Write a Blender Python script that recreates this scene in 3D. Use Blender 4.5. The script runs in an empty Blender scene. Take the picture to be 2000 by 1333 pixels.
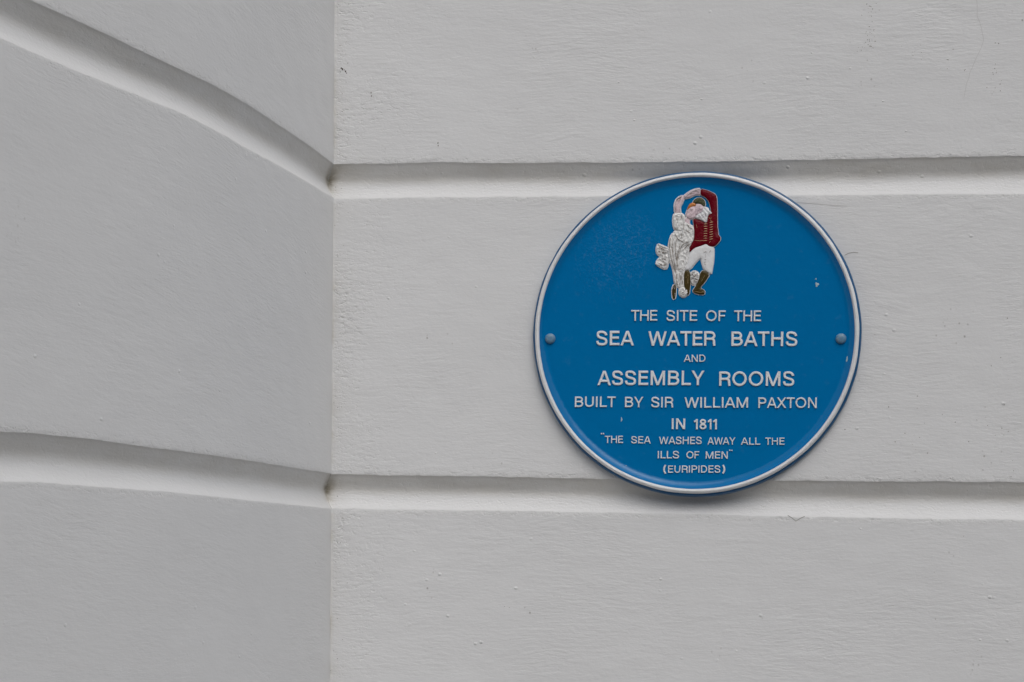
import bpy, bmesh, math, random
from mathutils import Vector, Matrix, noise, geometry
random.seed(7)
R_ = math.radians
SC = bpy.context.scene
COL = SC.collection
EYE = 1.5                                   # camera height above the pavement

# ------------------------------------------------------------ camera
cam = bpy.data.cameras.new('camera'); cam_o = bpy.data.objects.new('camera', cam); COL.objects.link(cam_o)
cam.sensor_width = 36.0; cam.lens = 59.40; cam.shift_y = 0.1518
cam.clip_start = 0.05; cam.clip_end = 500
PITCH, ROLL = 0.0409684, 0.0195743
F0 = Vector((0, math.cos(PITCH), math.sin(PITCH))); X0 = Vector((1, 0, 0)); U0 = Vector((0, -math.sin(PITCH), math.cos(PITCH)))
RX = X0*math.cos(ROLL) + U0*math.sin(ROLL); UP = -X0*math.sin(ROLL) + U0*math.cos(ROLL)
M = Matrix((RX, UP, -F0)).transposed().to_4x4(); M.translation = (0, 0, EYE)
cam_o.matrix_world = M
SC.camera = cam_o

# ------------------------------------------------------------ sky and sun (overcast)
SUN_EL, SUN_AZ = R_(50), R_(14)              # azimuth measured from straight behind the camera towards the right
w = bpy.data.worlds.new('World'); SC.world = w; w.use_nodes = True
nt = w.node_tree; nt.nodes.clear()
sky = nt.nodes.new('ShaderNodeTexSky'); sky.sky_type = 'NISHITA'; sky.sun_disc = False
sky.sun_elevation = SUN_EL; sky.sun_rotation = R_(180) - SUN_AZ
sky.air_density = 1.0; sky.dust_density = 5.0; sky.ozone_density = 1.0
hs = nt.nodes.new('ShaderNodeHueSaturation'); hs.inputs['Saturation'].default_value = 0.32
bg = nt.nodes.new('ShaderNodeBackground'); bg.inputs[1].default_value = 0.092
wo = nt.nodes.new('ShaderNodeOutputWorld')
nt.links.new(sky.outputs[0], hs.inputs['Color']); nt.links.new(hs.outputs[0], bg.inputs[0]); nt.links.new(bg.outputs[0], wo.inputs[0])
sl = bpy.data.lights.new('sun', 'SUN'); sl.energy = 0.5; sl.angle = R_(45); sl.color = (0.985, 0.992, 1.0)
so = bpy.data.objects.new('sun', sl); COL.objects.link(so)
sd = Vector((math.sin(SUN_AZ)*math.cos(SUN_EL), -math.cos(SUN_AZ)*math.cos(SUN_EL), math.sin(SUN_EL)))
so.rotation_euler = sd.to_track_quat('Z', 'Y').to_euler(); so.location = sd*20
SC.view_settings.view_transform = 'Standard'; SC.view_settings.look = 'None'
SC.view_settings.exposure = 0.0; SC.view_settings.gamma = 1.0; SC.view_settings.use_curve_mapping = False

# ------------------------------------------------------------ helpers
def mesh_obj(name, verts, faces, mat, parent=None, smooth=False, uvs=None):
    me = bpy.data.meshes.new(name); me.from_pydata(verts, [], faces)
    if mat: me.materials.append(mat)
    if uvs is not None:
        ul = me.uv_layers.new(name='wall_metres')
        buf = [0.0]*(2*len(me.loops))
        vi = [0]*len(me.loops); me.loops.foreach_get('vertex_index', vi)
        for k, v in enumerate(vi): buf[2*k], buf[2*k+1] = uvs[v]
        ul.data.foreach_set('uv', buf)
    if smooth: me.polygons.foreach_set('use_smooth', [True]*len(me.polygons))
    me.update()
    o = bpy.data.objects.new(name, me); COL.objects.link(o)
    if parent: o.parent = parent
    return o
def tag(o, label=None, cat=None, group=None, kind=None):
    if label: o['label'] = label
    if cat: o['category'] = cat
    if group: o['group'] = group
    if kind: o['kind'] = kind
    return o
def empty(name, loc=(0, 0, 0)):
    o = bpy.data.objects.new(name, None); o.location = loc; COL.objects.link(o); return o
class NT:
    def __init__(s, name):
        s.m = bpy.data.materials.new(name); s.m.use_nodes = True; s.t = s.m.node_tree
        s.b = s.t.nodes['Principled BSDF']
    def n(s, typ, **kw):
        x = s.t.nodes.new(typ)
        for k, v in kw.items(): setattr(x, k, v)
        return x
    def l(s, a, b): s.t.links.new(a, b)
    def noise(s, vec, scale, detail=2, rough=.5, dist=0.0):
        x = s.n('ShaderNodeTexNoise'); x.inputs['Scale'].default_value = scale
        x.inputs['Detail'].default_value = detail; x.inputs['Roughness'].default_value = rough; x.inputs['Distortion'].default_value = dist
        s.l(vec, x.inputs['Vector']); return x.outputs['Fac']
    def mapping(s, vec, scale, loc=(0, 0, 0), rot=(0, 0, 0)):
        x = s.n('ShaderNodeMapping'); x.inputs['Scale'].default_value = scale
        x.inputs['Location'].default_value = loc; x.inputs['Rotation'].default_value = rot
        s.l(vec, x.inputs['Vector']); return x.outputs[0]
    def rng(s, v, a, b, c=0.0, d=1.0):
        x = s.n('ShaderNodeMapRange'); x.inputs[1].default_value = a; x.inputs[2].default_value = b
        x.inputs[3].default_value = c; x.inputs[4].default_value = d; s.l(v, x.inputs[0]); return x.outputs[0]
    def math(s, op, a, b=None, c=None):
        x = s.n('ShaderNodeMath', operation=op)
        for i, v in enumerate((a, b, c)):
            if v is None: continue
            if isinstance(v, (int, float)): x.inputs[i].default_value = v
            else: s.l(v, x.inputs[i])
        return x.outputs[0]
    def mix(s, f, a, b):
        x = s.n('ShaderNodeMix', data_type='RGBA')
        if isinstance(f, (int, float)): x.inputs[0].default_value = f
        else: s.l(f, x.inputs[0])
        for i, v in ((6, a), (7, b)):
            if isinstance(v, tuple): x.inputs[i].default_value = (*v, 1)
            else: s.l(v, x.inputs[i])
        return x.outputs[2]
    def bump(s, h, dist, strength=1.0, prev=None):
        x = s.n('ShaderNodeBump'); x.inputs['Strength'].default_value = strength; x.inputs['Distance'].default_value = dist
        s.l(h, x.inputs['Height'])
        if prev: s.l(prev, x.inputs['Normal'])
        return x.outputs[0]

def paint_wall(name, rough_amt, stroke_rot, grime_shade):
    k = NT(name); uv = k.n('ShaderNodeUVMap', uv_map='wall_metres').outputs[0]
    base = (0.772, 0.778, 0.786)
    broad = k.rng(k.noise(uv, 4.0, 3), .35, .65)
    col = k.mix(k.math('MULTIPLY', broad, 0.35), base, (0.745, 0.75, 0.757))
    fine = k.rng(k.noise(k.mapping(uv, (30, 160, 1)), 1.0, 3, .6), .35, .75)
    col = k.mix(k.math('MULTIPLY', fine, 0.22), col, (0.722, 0.728, 0.733))
    # grime per vertex: dirt held in the joints, shade painted towards the corner
    at = k.n('ShaderNodeAttribute', attribute_name='grime_shade').outputs['Fac']
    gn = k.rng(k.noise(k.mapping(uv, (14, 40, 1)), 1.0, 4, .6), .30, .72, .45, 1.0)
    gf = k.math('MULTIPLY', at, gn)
    col = k.mix(k.math('MULTIPLY', gf, grime_shade), col, (0.56, 0.53, 0.47))
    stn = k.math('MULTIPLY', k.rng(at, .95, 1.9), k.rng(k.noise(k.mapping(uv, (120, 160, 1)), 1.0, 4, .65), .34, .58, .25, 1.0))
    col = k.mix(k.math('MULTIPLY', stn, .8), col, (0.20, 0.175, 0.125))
    # pin-prick dirt specks in loose clusters
    vo = k.n('ShaderNodeTexVoronoi', feature='F1'); vo.inputs['Scale'].default_value = 130.0
    k.l(k.mapping(uv, (1.0, .8, 1)), vo.inputs['Vector'])
    dot = k.rng(vo.outputs['Distance'], .10, .24, 1, 0)
    clus = k.rng(k.noise(uv, 9.0, 3, .6), .63, .70)
    sp = k.math('MULTIPLY', dot, clus)
    col = k.mix(k.math('MULTIPLY', sp, .55 if rough_amt > .8 else .2), col, (0.22, 0.20, 0.18))
    k.l(col, k.b.inputs['Base Color'])
    k.b.inputs['Roughness'].default_value = 0.62; k.b.inputs['Specular IOR Level'].default_value = 0.25
    # brush marks and rubbed plaster under the paint
    suv = k.mapping(uv, (1, 1, 1), rot=(0, 0, stroke_rot))
    warp = k.n('ShaderNodeVectorMath', operation='MULTIPLY_ADD')
    wn = k.n('ShaderNodeTexNoise'); wn.inputs['Scale'].default_value = 5.0; wn.inputs['Detail'].default_value = 2; k.l(uv, wn.inputs['Vector'])
    k.l(wn.outputs['Color'], warp.inputs[0]); warp.inputs[1].default_value = (.05, .035, 0); k.l(suv, warp.inputs[2])
    stroke = k.noise(k.mapping(warp.outputs[0], (55, 260, 1)), 1.0, 3, .65)
    stroke2 = k.noise(k.mapping(warp.outputs[0], (22, 95, 1), (3, 7, 0), (0, 0, R_(9))), 1.0, 4, .7)
    lump = k.noise(k.mapping(uv, (150, 185, 1)), 1.0, 3, .65)
    lump2 = k.noise(k.mapping(uv, (80, 100, 1), (2, 5, 0)), 1.0, 3, .6)
    pit = k.rng(k.noise(k.mapping(uv, (95, 120, 1)), 1.0, 3, .7), .28, .46, -1.0, 0)
    p1 = k.rng(k.noise(uv, 4.0, 3, .6), .38, .66, .12, 1.0)
    p2 = k.rng(k.noise(k.mapping(uv, (1, 1, 1), (9, 4, 0)), 6.0, 3, .6), .40, .68, .15, 1.0)
    edge = k.n('ShaderNodeAttribute', attribute_name='rough').outputs['Fac']
    h = k.math('MULTIPLY', k.math('SUBTRACT', stroke, .5), k.math('MULTIPLY', p1, .75))
    h = k.math('ADD', h, k.math('MULTIPLY', k.math('SUBTRACT', stroke2, .5), k.math('MULTIPLY', p2, 1.1)))
    h = k.math('ADD', h, k.math('MULTIPLY', k.math('SUBTRACT', lump, .5), k.math('ADD', .30, k.math('MULTIPLY', edge, .5))))
    h = k.math('ADD', h, k.math('MULTIPLY', k.math('SUBTRACT', lump2, .5), k.math('MULTIPLY', edge, 1.6)))
    h = k.math('ADD', h, k.math('MULTIPLY', pit, k.math('ADD', k.math('MULTIPLY', p2, .15), k.math('MULTIPLY', edge, .9))))
    # small dried paint drops
    v2 = k.n('ShaderNodeTexVoronoi', feature='F1'); v2.inputs['Scale'].default_value = 38.0
    k.l(k.mapping(uv, (1, 1.3, 1)), v2.inputs['Vector'])
    drop = k.math('MULTIPLY', k.rng(v2.outputs['Distance'], .05, .13, 1, 0), k.rng(k.noise(uv, 21.0, 1), .60, .66))
    h = k.math('ADD', h, k.math('MULTIPLY', drop, .9))
    k.l(k.bump(h, 0.00108*rough_amt, 1.0), k.b.inputs['Normal'])
    return k.m
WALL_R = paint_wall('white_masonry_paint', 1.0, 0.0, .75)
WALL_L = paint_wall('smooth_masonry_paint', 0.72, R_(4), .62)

def gloss(name, col, rough, spec=.4, bump=None, coat=0.0):
    k = NT(name); k.b.inputs['Base Color'].default_value = (*col, 1)
    k.b.inputs['Roughness'].default_value = rough; k.b.inputs['Specular IOR Level'].default_value = spec
    k.b.inputs['Coat Weight'].default_value = coat
    if bump:
        tc = k.n('ShaderNodeTexCoord').outputs['Object']
        k.l(k.bump(k.noise(tc, bump[0], 3), bump[1], 1.0), k.b.inputs['Normal'])
    return k

# ------------------------------------------------------------ the two walls
# Plan: the flat wall runs right from the corner; the curved wall sweeps from the corner towards the viewer's left.
A_R = 0.1218459
XC, YC, KT = -0.27662, 2.6, -0.017655
TR = Vector((1, -A_R)).normalized(); NR = Vector((-A_R, -1)).normalized()
def gcurve(u):                       # metres
    v = u/2.6
    return 2.6*(1 + 4.7637773*v + 31.0209015*v*v + 118.632207*v**3)
def gslope(u):
    v = u/2.6
    return 4.7637773 + 62.041803*v + 355.896621*v*v
U_END = -0.262
_tab = [(0.0, 0.0)]; N_ = 800
_s = 0.0
for i in range(1, N_+1):
    u0, u1 = U_END*(i-1)/N_, U_END*i/N_
    _s -= math.hypot(u1-u0, gcurve(u1)-gcurve(u0)); _tab.append((_s, u1))
S_END = _s
# past the frame the curved wall runs on unseen, ended early to let light into the corner, then turns a rounded arris into a face parallel to the street
_ext = []
_p = Vector((U_END, gcurve(U_END))); _a = math.atan(gslope(U_END)); S_ARR = -0.98; _q = S_END
while _q > -3.0:
    _ext.append((_q, _p.copy(), _a))
    st = .002 if _q > S_ARR-.06 else .02
    if S_ARR-.04 < _q <= S_ARR: _a = max(R_(4), _a - R_(62)*st/.04)
    _p = _p - Vector((math.cos(_a), math.sin(_a)))*st; _q -= st
def curve_at(s):                     # (point, tangent) at arc length s (s<0 is to the left)
    if s >= 0:
        t = Vector((1, gslope(0))).normalized(); return Vector((0, 2.6)) + t*s, t
    if s <= S_END:
        lo, hi = 0, len(_ext)-1
        while hi-lo > 1:
            m = (lo+hi)//2
            if _ext[m][0] > s: lo = m
            else: hi = m
        f = (s-_ext[lo][0])/(_ext[hi][0]-_ext[lo][0]); a = _ext[lo][2]+(_ext[hi][2]-_ext[lo][2])*f
        return _ext[lo][1].lerp(_ext[hi][1], f), Vector((math.cos(a), math.sin(a)))
    lo, hi = 0, N_
    while hi-lo > 1:
        m = (lo+hi)//2
        if _tab[m][0] > s: lo = m
        else: hi = m
    f = (s-_tab[lo][0])/(_tab[hi][0]-_tab[lo][0]); u = _tab[lo][1]+(_tab[hi][1]-_tab[lo][1])*f
    t = Vector((1, gslope(u))).normalized(); return Vector((u, gcurve(u))), t
def corner_shift(z, d):
    """arc offsets (left s*, right t*) where the two faces, both set back by d, meet at height z"""
    pl, tl = curve_at(0.0); nl = Vector((tl.y, -tl.x))
    a0 = pl + Vector((XC + KT*z, 0)) - nl*d
    b0 = Vector((XC, YC)) - NR*d
    den = tl.x*TR.y - tl.y*TR.x
    r = b0 - a0
    s = (r.x*TR.y - r.y*TR.x)/den
    t = (r.x*tl.y - r.y*tl.x)/den
    return s, t
BLEND = 0.06
def wall_point(side, s, z, d):
    ss, tt = corner_shift(z, d)
    if side == 'L':
        s2 = s + ss*max(0.0, 1 + s/BLEND)
        p, t = curve_at(min(s2, 0.0)) if s2 < 0 else curve_at(s2)
        n = Vector((t.y, -t.x)); q = p + Vector((XC + KT*z, 0)) - n*d
    else:
        s2 = s + tt*max(0.0, 1 - s/BLEND) if s < BLEND else s
        q = Vector((XC, YC)) + TR*s2 - NR*d
    return (q.x, q.y, z + EYE)

LV = (0.61904, 0.56264, 0.13583, 0.08220)    # measured edges of the two joints, relative to the eye
PITCHZ = 0.48312
WOB = {
 ('L', 0): [(-.787, .0007), (-.725, .0008), (-.655, .0005), (-.579, -.0006), (-.511, -.0003), (-.424, .0018), (-.323, .0016), (-.202, .0001), (-.01, -.0008)],
 ('L', 1): [(-.835, .0005), (-.778, -.0007), (-.717, -.0015), (-.654, -.0011), (-.585, -.0003), (-.51, .0014), (-.423, -.0005), (-.322, -.0025), (-.201, -.0011), (-.06, .0008), (0, .0028)],
 ('L', 2): [(-.826, -.0014), (-.758, .0009), (-.687, .0015), (-.609, .0006), (-.522, 0), (-.422, -.0002), (-.302, -.0004), (-.151, -.0004), (-.02, .0005)],
 ('L', 3): [(-.825, -.0015), (-.757, .0004), (-.686, .0006), (-.608, .0006), (-.521, .0007), (-.421, .0002), (-.301, -.0007), (-.15, -.0007), (0, .0001)],
 ('R', 0): [(0, -.0014), (.06, -.0012), (.12, 0), (.28, -.0023), (.514, -.003), (1.042, .0011)],
 ('R', 1): [(0, .001), (.12, .0021), (.5, .0016), (1.042, .001)],
 ('R', 2): [(0, -.0004), (.12, -.0007), (.398, -.0017), (.778, -.0005), (1.037, .0014)],
 ('R', 3): [(0, .0008), (.123, .0004), (.397, .0008), (.778, -.0009), (1.037, -.0005)],
}
def interp(tb, x):
    if x <= tb[0][0]: return tb[0][1]
    if x >= tb[-1][0]: return tb[-1][1]
    for (a, va), (b, vb) in zip(tb, tb[1:]):
        if a <= x <= b:
            f = (x-a)/(b-a); f = f*f*(3-2*f); return va+(vb-va)*f
def edge_z(side, j, e, s):
    """height of edge e (0 top, 1 bottom) of joint j at arc s; joints are numbered downwards, 0 and 1 are in view"""
    z = LV[0]-PITCHZ*j if e == 0 else LV[1]-PITCHZ*j
    if j in (0, 1):
        z = LV[2*j+e] + interp(WOB[(side, 2*j+e)], s)
    rr = 1.0 if side == 'R' else .45
    near = min(1.0, abs(s)/.02)
    z += near*rr*(0.0010*noise.noise((s*22, j*7.3+e*3.1, 1.7)) + 0.0007*noise.noise((s*75, j*5.3+e*2.1, 4.7)))
    return z
def relief(side, s, z):
    near = min(1.0, abs(s)/.03)
    k = 1.0 if side == 'R' else .75
    fr = .0016+.0010*noise.noise((z*14, 1.1, 6.6))+.0006*noise.noise((z*60, 4.1, 2.6))
    fil = (fr-abs(s))**2/(2.6*fr) if abs(s) < fr else 0.0
    fil += .0009*noise.noise((z*45, 7.7, 0.2))*math.exp(-abs(s)/.008)+.0012*noise.noise((z*13, 3.7, 0.2))*math.exp(-abs(s)/.02)
    return fil + near*k*(0.0016*noise.noise((s*6, z*7, 3.1 if side == 'R' else 9.1)) + 0.0005*noise.noise((s*26, z*40, 5.5)))
JD = 0.0125
def joint_depth(v):                          # v 0 top .. 1 bottom: straight soffit, rounded valley, upward face
    D = .0128
    if v < .34: return interp_lin([(0, .0004), (.04, .0024), (.34, .0110)], v)
    if v < .49: q = (.49-v)/.15; return D-.0018*q*q
    q = (v-.49)/.51
    return max(.0004, D*(1-.04*q-.96*q**1.9))
def interp_lin(tb, x):
    for (a, va), (b, vb) in zip(tb, tb[1:]):
        if x <= b: return va+(vb-va)*(x-a)/(b-a)
    return tb[-1][1]
def columns(side):
    c = []
    if side == 'R':
        x = 0.0
        while x < 1.10: c.append(x); x += .0018 if x < .03 else .005
        while x < 3.2: c.append(x); x += .07
        c.append(3.2)
    else:
        x = 0.0
        while x > -1.04: c.append(x); x -= .0018 if x > -.03 else .005
        while x > -2.9: c.append(x); x -= .06
        c.append(-2.9); c.reverse()
    return c
COLS = {'L': columns('L'), 'R': columns('R')}
def sheet(side, name, rows, parent, mat):
    """rows: function(s) -> list of (z, depth, grime, rough) from top to bottom"""
    cols = COLS[side]; V = []; UVs = []; G = []; RO = []
    data = [rows(s) for s in cols]; nr = len(data[0]); nc = len(cols)
    for j in range(nr):
        for i, s in enumerate(cols):
            z, d, g, ro = data[i][j]
            V.append(wall_point(side, s, z, d - relief(side, s, z)))
            UVs.append((s if side == 'R' else s-5, z)); G.append(g); RO.append(ro)
    Fc = [(j*nc+i, (j+1)*nc+i, (j+1)*nc+i+1, j*nc+i+1) for j in range(nr-1) for i in range(nc-1)]
    o = mesh_obj(name, V, Fc, mat, parent, True, UVs)
    for nm, arr in (('grime_shade', G), ('rough', RO)):
        a = o.data.attributes.new(nm, 'FLOAT', 'POINT'); a.data.foreach_set('value', arr)
    return o
def corner_grime_shade(s, z):                       # dirt in the internal corner, plus a broad falloff that paints shade towards it
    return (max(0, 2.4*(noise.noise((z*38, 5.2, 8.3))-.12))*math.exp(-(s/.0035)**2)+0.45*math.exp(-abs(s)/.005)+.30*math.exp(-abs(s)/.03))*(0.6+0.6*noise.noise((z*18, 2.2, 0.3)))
def build_wall(side, parent, mat):
    courses = {}
    for j in range(-6, 6):
        vis = -1 <= j <= 1
        # course below joint j, above joint j+1
        def rows(s, j=j):
            zt = edge_z(side, j, 1, s); zb = edge_z(side, j+1, 0, s)
            if j == 5: return []
            inview = j in (-1, 0, 1)
            n = 76 if inview else 8
            out = []
            H = zt-zb
            arr = [(0, .0004), (.0015, .0001), (.004, 0)]
            for dz, d in arr: out.append((zt-dz, d, .22 if dz == 0 else .08, .6))
            for q in range(1, n):
                z = zt-.004-(H-.008)*q/n
                fromedge = min(zt-z, z-zb)
                ro = math.exp(-(z-zb)/.03)*.15
                lip = -.0011*math.exp(-((z-zb-.005)/.0035)**2)*max(0, .35+noise.noise((s*11, j*2.7, 8.8)))*(1 if side == 'R' else .4)
                if side == 'R': ro += 1.0*math.exp(-s/.055)*max(.15, .7+1.3*noise.noise((s*20, z*12, 4.2)))
                out.append((z, lip, corner_grime_shade(s, z)+.16*math.exp(-(z-zb)/.006), ro))
            for dz, d in reversed(arr): out.append((zb+dz, d, .22 if dz == 0 else .10, .8))
            return out
        if j < 5 and edge_z(side, j, 1, 0) < 3.4 and edge_z(side, j+1, 0, 0) > -EYE-.3:
            courses[j] = sheet(side, 'wall_course', rows, parent, mat)
    for j in range(-5, 5):
        def rows(s, j=j):
            zt = edge_z(side, j, 0, s); zb = edge_z(side, j, 1, s)
            n = 28 if j in (0, 1) else 8
            out = []
            for q in range(n+1):
                v = q/n; z = zt+(zb-zt)*v
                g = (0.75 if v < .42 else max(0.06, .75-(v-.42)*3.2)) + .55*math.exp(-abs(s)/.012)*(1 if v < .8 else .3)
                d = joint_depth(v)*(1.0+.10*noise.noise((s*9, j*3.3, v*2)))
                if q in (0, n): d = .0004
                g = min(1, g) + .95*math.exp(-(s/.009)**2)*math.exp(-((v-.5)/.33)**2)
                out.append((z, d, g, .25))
            return out
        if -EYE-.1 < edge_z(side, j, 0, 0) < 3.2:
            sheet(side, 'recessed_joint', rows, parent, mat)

flat_wall = empty('flat_wall', (XC, YC, 0)); flat_wall.location = (0, 0, 0)
build_wall('R', flat_wall, WALL_R)
tag(flat_wall, 'flat white rendered wall with two recessed joints that carries the round blue plaque', 'wall')
curved_wall = empty('curved_wall')
build_wall('L', curved_wall, WALL_L)
tag(curved_wall, 'smooth greyish white curved wall sweeping out to the left of the corner', 'wall')

# ------------------------------------------------------------ pavement and road in front (out of frame, bounces light)
def ground_mat(name, c1, c2, sc):
    k = NT(name); tc = k.n('ShaderNodeTexCoord').outputs['Object']
    k.l(k.mix(k.rng(k.noise(tc, sc, 5, .6), .3, .7), c1, c2), k.b.inputs['Base Color'])
    k.b.inputs['Roughness'].default_value = .85
    k.l(k.bump(k.noise(tc, sc*14, 3), .003), k.b.inputs['Normal']); return k.m
def quad(name, x0, x1, y0, y1, z0, z1, mat):
    v = [(x0, y0, z0), (x1, y0, z0), (x1, y1, z0), (x0, y1, z0), (x0, y0, z1), (x1, y0, z1), (x1, y1, z1), (x0, y1, z1)]
    f = [(4, 5, 6, 7), (0, 1, 5, 4), (1, 2, 6, 5), (2, 3, 7, 6), (3, 0, 4, 7)]
    o = mesh_obj(name, v, f, mat); o['kind'] = 'structure'; return o
quad('pavement', -60, 60, -1.6, 6, -.2, 0.0, ground_mat('concrete_paving', (.21, .21, .205), (.27, .268, .262), 2.0))
quad('kerb', -60, 60, -1.75, -1.602, -.2, -.004, ground_mat('granite_kerb', (.25, .25, .25), (.33, .32, .31), 6.0))
quad('road', -200, 200, -200, -1.752, -.3, -.124, ground_mat('asphalt', (.045, .045, .047), (.065, .064, .062), 3.0))

# unseen houses added across the street, behind the camera: they shade the low sky and stand in the plaque's gloss
def far_side():
    k = NT('dark_stone'); tc = k.n('ShaderNodeTexCoord').outputs['Object']
    k.l(k.mix(k.rng(k.noise(tc, 1.5, 4), .3, .7), (.10, .095, .088), (.16, .15, .14)), k.b.inputs['Base Color']); k.b.inputs['Roughness'].default_value = .9
    V, Fc = [], []
    def box(x0, x1, y0, y1, z0, z1):
        b_ = len(V); V.extend([(x0, y0, z0), (x1, y0, z0), (x1, y1, z0), (x0, y1, z0), (x0, y0, z1), (x1, y0, z1), (x1, y1, z1), (x0, y1, z1)])
        Fc.extend([tuple(b_+i for i in f) for f in ((4, 5, 6, 7), (0, 1, 5, 4), (1, 2, 6, 5), (2, 3, 7, 6), (3, 0, 4, 7))])
    Y = -13.0
    for h in range(-4, 4):
        x0 = h*7.0; top = 6.6+.5*math.sin(h*2.3)
        xs = [x0, x0+1.0, x0+2.2, x0+4.6, x0+5.8, x0+6.995]
        for a, b_ in ((0, 1), (2, 3), (4, 5)): box(xs[a], xs[b_], Y-8, Y, -.12, top)
        for a, b_ in ((1, 2), (3, 4)):
            box(xs[a]+.001, xs[b_]-.001, Y-8, Y-.001, -.12, 1.0); box(xs[a]+.001, xs[b_]-.001, Y-8, Y-.001, 2.6, 4.0); box(xs[a]+.001, xs[b_]-.001, Y-8, Y-.001, 5.5, top)
            box(xs[a]+.001, xs[b_]-.001, Y-8, Y-.25, 1.0, 5.5)
        V.extend([(x0, Y+.2, top), (x0+6.99, Y+.2, top), (x0+6.99, Y-8, top), (x0, Y-8, top), (x0, Y-3.9, top+2.2), (x0+6.99, Y-3.9, top+2.2)])
        b_ = len(V)-6; Fc.extend([(b_, b_+1, b_+5, b_+4), (b_+2, b_+3, b_+4, b_+5), (b_, b_+4, b_+3), (b_+1, b_+2, b_+5), (b_, b_+3, b_+2, b_+1)])
    o = mesh_obj('added_houses', V, Fc, k.m); o['kind'] = 'structure'
far_side()

# ------------------------------------------------------------ the plaque
# local frame on the flat wall: x along the wall, y up, z out of the wall; metres
PS, PZ = 0.5521, 0.3545
PR = 0.2418                                   # radius of the white ring's outer edge
plq = empty('blue_plaque')
pc = Vector((XC, YC)) + TR*PS
PM = Matrix(((TR.x, 0, NR.x, pc.x), (TR.y, 0, NR.y, pc.y), (0, 1, 0, PZ+EYE), (0, 0, 0, 1)))
plq.matrix_world = PM
tag(plq, 'round blue cast plaque with white rim and raised white lettering on the flat wall', 'plaque')
HF = 0.0085                                   # height of the field above the wall
HR = 0.0165                                   # height of the rim
def tr(px, py):
    """tracing frame (survey units of the plaque drawing, y down) -> local metres"""
    a, b = px-1361.0, py-651.0
    x = .762699*a + .011582*b - 1.0357e-5*a*b - 2.7747e-5*a*a
    y = .002113*a - .770933*b + 2.80188e-5*a*b + 1.0043e-5*b*b
    return x/1000+.0024, y/1000-.0009

k = NT('blue_enamel'); tc = k.n('ShaderNodeTexCoord').outputs['Object']
BLUE = (0.0004, 0.172, 0.445)
c = k.mix(k.rng(k.noise(tc, 9, 4), .35, .7, 0, .35), BLUE, (0.0005, 0.162, 0.43))
# pale speckle on the upper left of the field: sky glints painted into the colour
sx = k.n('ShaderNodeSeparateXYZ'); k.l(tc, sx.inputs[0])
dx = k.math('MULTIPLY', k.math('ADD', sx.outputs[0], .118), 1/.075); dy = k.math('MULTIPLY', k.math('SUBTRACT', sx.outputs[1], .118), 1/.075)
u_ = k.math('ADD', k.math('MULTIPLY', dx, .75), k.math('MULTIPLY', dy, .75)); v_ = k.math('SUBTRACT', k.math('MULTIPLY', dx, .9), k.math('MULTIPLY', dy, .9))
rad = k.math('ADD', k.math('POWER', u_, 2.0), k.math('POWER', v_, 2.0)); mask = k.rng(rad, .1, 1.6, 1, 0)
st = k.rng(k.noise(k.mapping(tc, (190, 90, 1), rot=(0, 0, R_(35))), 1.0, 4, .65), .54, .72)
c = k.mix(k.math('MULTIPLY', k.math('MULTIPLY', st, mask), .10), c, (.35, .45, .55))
sm = k.rng(k.noise(k.mapping(tc, (60, 60, 1)), 1.0, 4, .65), .60, .80)
c = k.mix(k.math('MULTIPLY', sm, .05), c, (.35, .45, .55))
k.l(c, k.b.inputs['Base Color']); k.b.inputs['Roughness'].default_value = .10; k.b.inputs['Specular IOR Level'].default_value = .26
hb = k.math('ADD', k.noise(tc, 60, 3), k.math('MULTIPLY', k.math('MULTIPLY', k.noise(tc, 260, 3), mask), 1.2))
k.l(k.bump(hb, .0005), k.b.inputs['Normal'])
M_BLUE = k.m
k = NT('white_enamel'); tc = k.n('ShaderNodeTexCoord').outputs['Object']
c = k.mix(k.rng(k.noise(tc, 120, 3), .5, .8, 0, .5), (.82, .83, .85), (.72, .71, .69))
k.l(c, k.b.inputs['Base Color']); k.b.inputs['Roughness'].default_value = .3; k.b.inputs['Specular IOR Level'].default_value = .4
k.l(k.bump(k.noise(tc, 170, 3), .0006), k.b.inputs['Normal']); M_WHITE = k.m
M_RED = gloss('crimson_enamel', (.145, .0010, .009), .22, .14, (400, .0008)).m
M_BOOT = gloss('olive_brown_enamel', (.058, .040, .008), .3, .25, (400, .0006)).m
M_GOLD = gloss('gold_enamel', (.80, .58, .32), .35, .5).m
M_SKIN = gloss('pink_flesh_enamel', (.74, .60, .65), .32, .4, (500, .0008)).m
M_HAIR = gloss('ginger_enamel', (.60, .22, .06), .35, .4, (600, .0008)).m
M_HAT = gloss('olive_green_enamel', (.075, .08, .035), .35, .4, (600, .001)).m
M_SHADE = gloss('brown_line_enamel', (.19, .14, .10), .5, .3).m
M_CREAM = gloss('cream_enamel', (.80, .80, .79), .3, .4, (350, .0012)).m
k = NT('bolt_paint'); tc = k.n('ShaderNodeTexCoord').outputs['Object']
c = k.mix(k.rng(k.noise(tc, 300, 3), .35, .6), (.09, .25, .42), (.19, .29, .38))
k.l(c, k.b.inputs['Base Color']); k.b.inputs['Roughness'].default_value = .42; M_BOLT = k.m

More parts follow.
